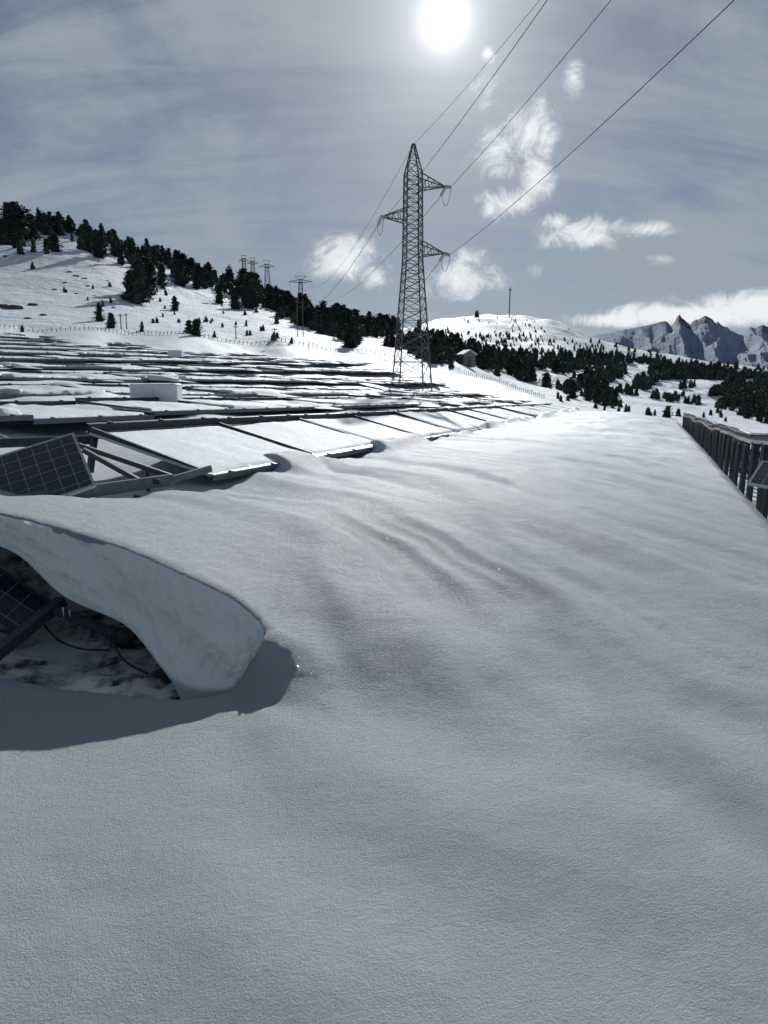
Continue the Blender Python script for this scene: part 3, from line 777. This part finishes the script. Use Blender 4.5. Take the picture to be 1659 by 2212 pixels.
# ---------- distant pylons ----------
def far_pylon(u,vb,vt,wpx,label):
    x,y,z=[float(q[0]) for q in ground_hit([u],[vb])]; h=(vb-vt)*y/F*1.02; w=wpx*y/F/2; th=.5
    p=empty("electricity_pylon",(x,y,z-.5),label=label,category="electricity pylon",group="pylons along the ridge"); b_=h*.085
    lv=[(0,b_*1.15),(h*.2,b_),(h*.4,b_*.85),(h*.6,b_*.7),(h*.78,b_*.6),(h*.9,b_*.55)]
    me=lattice(lv,th*.45,th*.25).mesh("mast"); me.materials.append(PYL); child("mast",me,p)
    mb=MB(); zc=h*.8
    for sgn in(-1,1):
        for sy in(-.5,.5):
            mb.bar((0,sy*b_,zc),(sgn*w,0,zc+h*.03),th*.4); mb.bar((0,sy*b_,zc+h*.1),(sgn*w,0,zc+h*.03),th*.35)
        mb.bar((sgn*w*.5,0,zc),(sgn*w*.5,0,zc+h*.06),th*.25)
        mb.bar((sgn*w*.98,0,zc+h*.03),(sgn*w*.98,0,zc-h*.08),th*.25)
        mb.bar((sgn*b_*.8,0,zc+h*.09),(sgn*w*.45,0,h),th*.35)
    mb.bar((-w*.5,0,h),(w*.5,0,h),th*.4)
    me=mb.mesh("crossarm"); me.materials.append(PYL); child("crossarm",me,p)
    return Vector((x,y,z)),h,w
fp,fh,fw=far_pylon(650,645,583,48,"steel lattice pylon with wide crossarm on the wooded ridge")
far_pylon(578,622,556,32,"steel lattice pylon rising above ridge pines")
far_pylon(547,612,553,22,"slim steel lattice pylon above ridge pines")
far_pylon(528,602,545,20,"slim steel lattice pylon above ridge pines")
far_pylon(496,600,568,10,"small distant lattice pylon behind pines")
def span(A,B,sag,r,lb):
    A=Vector(A);B=Vector(B); wire([A.lerp(B,t/40)-Vector((0,0,sag*4*(t/40)*(1-t/40))) for t in range(41)],lb,r)
span(top,fp+Vector((0,0,fh)),9,.02,"thin dark earth wire running to the ridge")
span(tips[1][1],fp+Vector((-fw,0,fh*.78)),10,.025,LBW); span(tips[0][1],fp+Vector((0,0,fh*.8)),10,.025,LBW); span(tips[2][1],fp+Vector((fw,0,fh*.72)),18,.025,LBW)
x,y,z=[float(q[0]) for q in ground_hit([1100],[684])]
h=57*y/F; e=empty("antenna_mast",(x,y,z-1),label="slender lattice antenna mast on the snowy hilltop",category="antenna mast")
me=lattice([(h*i/14,.55) for i in range(15)],.4,.25).mesh("mast"); me.materials.append(PYL); child("mast",me,e)
me=MB().bar((0,0,h*.93),(0,0,h*1.04),.6).box((0,0,h*.95),(1.3,1.0,1.4)).mesh("antenna"); me.materials.append(PYL); child("antenna",me,e)

# ---------- wooden hut ----------
x,y,z=[float(q[0]) for q in ground_hit([1008],[792])]
sc=y/F
w=27*sc; hh=34*sc
e=empty("wooden_hut",(x,y,z-.2),label="small weathered hut with snow on its pitched roof",category="hut"); e.rotation_euler=(0,0,.35)
mb=MB(); mb.v=[Vector(q) for q in((-w/2,-w/2,0),(w/2,-w/2,0),(w/2,w/2,0),(-w/2,w/2,0),(-w/2,-w/2,hh*.78),(w/2,-w/2,hh*.78),(w/2,w/2,hh*.78),(-w/2,w/2,hh*.78),(0,-w/2,hh),(0,w/2,hh))]
mb.f=[[0,1,5,8,4],[2,3,7,9,6],[1,2,6,5],[3,0,4,7]]; me=mb.mesh("wall"); me.materials.append(simple("hut_board",(.22,.2,.18),.85,0,.25,6)); child("wall",me,e)
mb=MB(); 
for sgn in(-1,1):
    M_=Matrix.Translation((sgn*w*.29,0,hh*.91))@Matrix.Rotation(sgn*math.atan2(hh*.22,w/2),4,'Y'); mb.box((0,0,0),(w*.36,w*.6,.09),M_)
me=mb.mesh("roof"); me.materials.append(SNOWC); child("roof",me,e)
me=MB().box((0,-w/2-.03,hh*.32),(w*.16,.03,hh*.32)).mesh("door"); me.materials.append(WOOD); child("door",me,e)
for u in (1033,1042):
    x,y,z=[float(q[0]) for q in ground_hit([u],[788])]
    e=empty("blue_sign",(x,y,z),label="small blue board on posts beside the hut",category="sign",group="blue boards by the hut")
    me=MB().bar((-.3,0,-.3),(-.3,0,1.0),.06).bar((.3,0,-.3),(.3,0,1.0),.06).mesh("post"); me.materials.append(WOOD); child("post",me,e)
    me=MB().box((0,-.05,.75),(.45,.03,.3)).mesh("board"); me.materials.append(BLUE); child("board",me,e)

# ---------- electrical cabinets ----------
def cabinet(u,vb,wpx,hpx,yy,label):
    p=SY(u,vb,yy); w=wpx*yy/F; h=hpx*yy/F
    e=empty("electrical_cabinet",(p.x,p.y,p.z),label=label,category="electrical cabinet",group="electrical cabinets in the field"); e.rotation_euler=(0,0,.10)
    me=MB().box((0,w*.3,h/2-.25),(w/2,w*.3,h/2+.25)).mesh("housing"); me.materials.append(CAB); child("housing",me,e)
    me=MB().box((-w*.245,-.012,h*.45),(w*.225,.012,h*.43)).box((w*.245,-.012,h*.45),(w*.225,.012,h*.43)).box((.03,-.035,h*.5),(.012,.012,.06)).mesh("door"); me.materials.append(CAB); child("door",me,e)
    me=snow_slab(95,w*1.03,w*.62,.03); o=child("snow_cover",me,e,(-w*.515,-w*.01,h-.01))
cabinet(333,868,98,36,22.0,"white electrical cabinet half buried in snow"); cabinet(378,775,29,17,59.4,"small white electrical cabinet between panel rows")

# ---------- fence ----------
def fence(P,npost,hgt,label):
    f_=lambda k: np.interp(np.linspace(0,1,npost),np.linspace(0,1,len(P)),[p[k] for p in P])
    pts_=[]
    for u,v,y in zip(f_(0),f_(1),f_(2)):
        p=SY(u,v,y); pts_.append(Vector((p.x,p.y,Z1(p.x,p.y))))
    e=empty("fence",pts_[0],label=label,category="fence")
    pm=MB().bar((0,0,-.3),(0,0,1),.06).mesh("post"); pm.materials.append(WOOD)
    for p in pts_:
        o=child("post",pm,e,p-pts_[0],(random.gauss(0,.1),random.gauss(0,.1),0)); o.scale=(1,1,hgt*random.uniform(.5,1.2))
    mb=MB()
    for a_,b_ in zip(pts_[:-1],pts_[1:]):
        for k in(.6,): mb.bar(a_-pts_[0]+Vector((0,0,hgt*k)),b_-pts_[0]+Vector((0,0,hgt*k)),.015)
    me=mb.mesh("wire_strand"); me.materials.append(WIRE); child("wire_strand",me,e)
fence([(-40,708,88),(200,716,90),(400,727,93),(620,742,98),(850,770,103)],96,.5,"low wooden stake fence with wire along the field edge")
fence([(985,800,99),(1080,830,93),(1175,862,85)],44,.55,"low stake fence running down the snowy bank")
for (u,vb,vt) in ((510,734,705),(262,712,680),(274,712,680),(594,742,714),(655,728,650),(643,728,650)):
    x,y,z=[float(q[0]) for q in ground_hit([u],[vb])]; h=(vb-vt)*y/F
    e=empty("utility_pole",(x,y,z),label="thin wooden pole with crosspiece on the snow slope",category="pole",group="poles at the foot of the hill")
    me=tube("shaft",[(0,0,-.4),(0,0,h)],[.08,.06],8); me.materials.append(WOOD); child("shaft",me,e)
    me=MB().box((0,0,h*.9),(.35,.04,.05)).mesh("crosspiece"); me.materials.append(WOOD); child("crosspiece",me,e)

# ---------- world ----------
SEL,SAZ=math.radians(25.1),math.radians(4.54)
sd=Vector((math.sin(SAZ)*math.cos(SEL),math.cos(SAZ)*math.cos(SEL),math.sin(SEL)))
w=bpy.data.worlds.new("World"); scene.world=w; w.use_nodes=True; nt=w.node_tree; bg=nt.nodes["Background"]
sky=nd(nt,"ShaderNodeTexSky",sky_type='NISHITA'); sky.sun_disc=False; sky.sun_elevation=SEL; sky.sun_rotation=SAZ; sky.altitude=2000; sky.dust_density=1.2; sky.ozone_density=2
tc=nd(nt,"ShaderNodeTexCoord"); dirv=tc.outputs["Generated"]
sx=nd(nt,"ShaderNodeSeparateXYZ"); nt.links.new(dirv,sx.inputs[0]); dx,dy,dz=sx.outputs
yy=math_(nt,'MAXIMUM',dy,.05); gx_=math_(nt,'DIVIDE',dx,yy); gz_=math_(nt,'DIVIDE',dz,yy); front=sstep(nt,dy,.05,.3)
zz=math_(nt,'ADD',math_(nt,'MAXIMUM',dz,0),.45)
cb=nd(nt,"ShaderNodeCombineXYZ"); nt.links.new(math_(nt,'DIVIDE',dx,zz),cb.inputs[0]); nt.links.new(math_(nt,'DIVIDE',dy,zz),cb.inputs[1])
mp=nd(nt,"ShaderNodeMapping"); mp.inputs["Rotation"].default_value=(0,0,math.radians(-58)); mp.inputs["Scale"].default_value=(1.1,5.5,1); nt.links.new(cb.outputs[0],mp.inputs[0])
c1=noise_(nt,mp.outputs[0],1.7,9,.62,1.2)
c2=noise_(nt,cb.outputs[0],2.1,6,.6,.8)
cir=sstep(nt,math_(nt,'ADD',math_(nt,'MULTIPLY',c1,.45),math_(nt,'MULTIPLY',c2,.55)),.36,.62)
def tang(u,v): a,b,c=sdir(u,v); return float(a/b),float(c/b)
M_=None
for (u,v,ru,rv,am) in [(1140,280,80,95,.95),(1165,370,55,90,.9),(1070,325,85,85,.75),(1095,440,90,46,.95),(1255,508,120,50,1.0),(1300,490,70,40,.9),(1205,480,55,28,.85),(1400,495,95,24,.9),(745,560,105,68,1.0),(810,590,70,44,.85),(985,598,135,64,.95),(1010,560,80,40,.75),(1690,665,330,46,1.6),(1480,682,260,36,1.6),(1330,690,140,22,1.3),(1240,170,32,52,.7),(1055,118,28,22,.9),(1050,205,70,60,.55),(1430,560,60,20,.4),(1150,585,50,24,.4)]:
    a0,b0=tang(u,v); ra=ru/F*1.0; rb=rv/F
    ddx=math_(nt,'DIVIDE',math_(nt,'SUBTRACT',gx_,a0),ra); ddz=math_(nt,'DIVIDE',math_(nt,'SUBTRACT',gz_,b0),rb)
    d=math_(nt,'SQRT',math_(nt,'ADD',math_(nt,'MULTIPLY',ddx,ddx),math_(nt,'MULTIPLY',ddz,ddz)))
    k=math_(nt,'MULTIPLY',math_(nt,'SUBTRACT',1,d,clamp=True),am); M_=k if M_ is None else math_(nt,'MAXIMUM',M_,k)
cn=noise_(nt,dirv,22,12,.72,.7); cn2=noise_(nt,dirv,8,4,.5,.3)
cnn=math_(nt,'ADD',math_(nt,'MULTIPLY',cn,.9),math_(nt,'MULTIPLY',cn2,.10))
cu=sstep(nt,math_(nt,'ADD',math_(nt,'MULTIPLY',M_,.34),cnn),.55,.88)
cu=math_(nt,'MULTIPLY',math_(nt,'MULTIPLY',cu,sstep(nt,M_,0,.4)),front)
dt=nd(nt,"ShaderNodeVectorMath",operation='DOT_PRODUCT'); nt.links.new(dirv,dt.inputs[0]); dt.inputs[1].default_value=sd
fwd=sstep(nt,dt.outputs["Value"],-.4,.75,.30,1.0)
sk=nd(nt,"ShaderNodeMix",data_type='RGBA'); sk.blend_type='MULTIPLY'; sk.inputs[0].default_value=1; nt.links.new(sky.outputs[0],sk.inputs[6]); sk.inputs[7].default_value=(.036,.037,.040,1)
m1=nd(nt,"ShaderNodeMix",data_type='RGBA'); nt.links.new(math_(nt,'MULTIPLY',math_(nt,'MULTIPLY_ADD',cir,.60,.28),fwd),m1.inputs[0]); nt.links.new(sk.outputs[2],m1.inputs[6]); m1.inputs[7].default_value=(.33,.39,.44,1)
m2=nd(nt,"ShaderNodeMix",data_type='RGBA'); nt.links.new(math_(nt,'MULTIPLY',cu,.98),m2.inputs[0]); nt.links.new(m1.outputs[2],m2.inputs[6]); m2.inputs[7].default_value=(.86,.89,.90,1)
ang=math_(nt,'MULTIPLY',math_(nt,'ARCCOSINE',math_(nt,'MINIMUM',dt.outputs["Value"],1.0)),180/math.pi)
g1=math_(nt,'MULTIPLY',math_(nt,'EXPONENT',math_(nt,'MULTIPLY',math_(nt,'POWER',math_(nt,'DIVIDE',ang,.62),1.0),-1.0)),4.0)
g2=math_(nt,'MULTIPLY',math_(nt,'EXPONENT',math_(nt,'DIVIDE',ang,-4.2)),.62)
gg=math_(nt,'ADD',g1,g2)
gc=nd(nt,"ShaderNodeMix",data_type='RGBA'); gc.blend_type='MULTIPLY'; gc.inputs[0].default_value=1; gc.inputs[6].default_value=(1,.98,.99,1); nt.links.new(gg,gc.inputs[7])
ad=nd(nt,"ShaderNodeMix",data_type='RGBA'); ad.blend_type='ADD'; ad.inputs[0].default_value=1; nt.links.new(m2.outputs[2],ad.inputs[6]); nt.links.new(gc.outputs[2],ad.inputs[7])
nt.links.new(ad.outputs[2],bg.inputs[0]); bg.inputs[1].default_value=1.0

sun=bpy.data.lights.new("sun","SUN"); sun.energy=4.1; sun.angle=math.radians(.53); sun.color=(1,.985,.95)
so=bpy.data.objects.new("sun",sun); COL.objects.link(so); so.rotation_mode='QUATERNION'; so.rotation_quaternion=sd.to_track_quat('Z','Y'); so.location=(0,0,60)

cam=bpy.data.cameras.new("camera"); cam.sensor_fit='VERTICAL'; cam.sensor_height=36; cam.lens=36*F/2212; cam.clip_end=12000; cam.clip_start=.05
co=bpy.data.objects.new("camera",cam); COL.objects.link(co); co.location=(0,0,EYE); co.rotation_euler=(math.pi/2-PITCH,0,0); scene.camera=co
scene.view_settings.view_transform='Standard'; scene.view_settings.look='None'; scene.view_settings.exposure=0
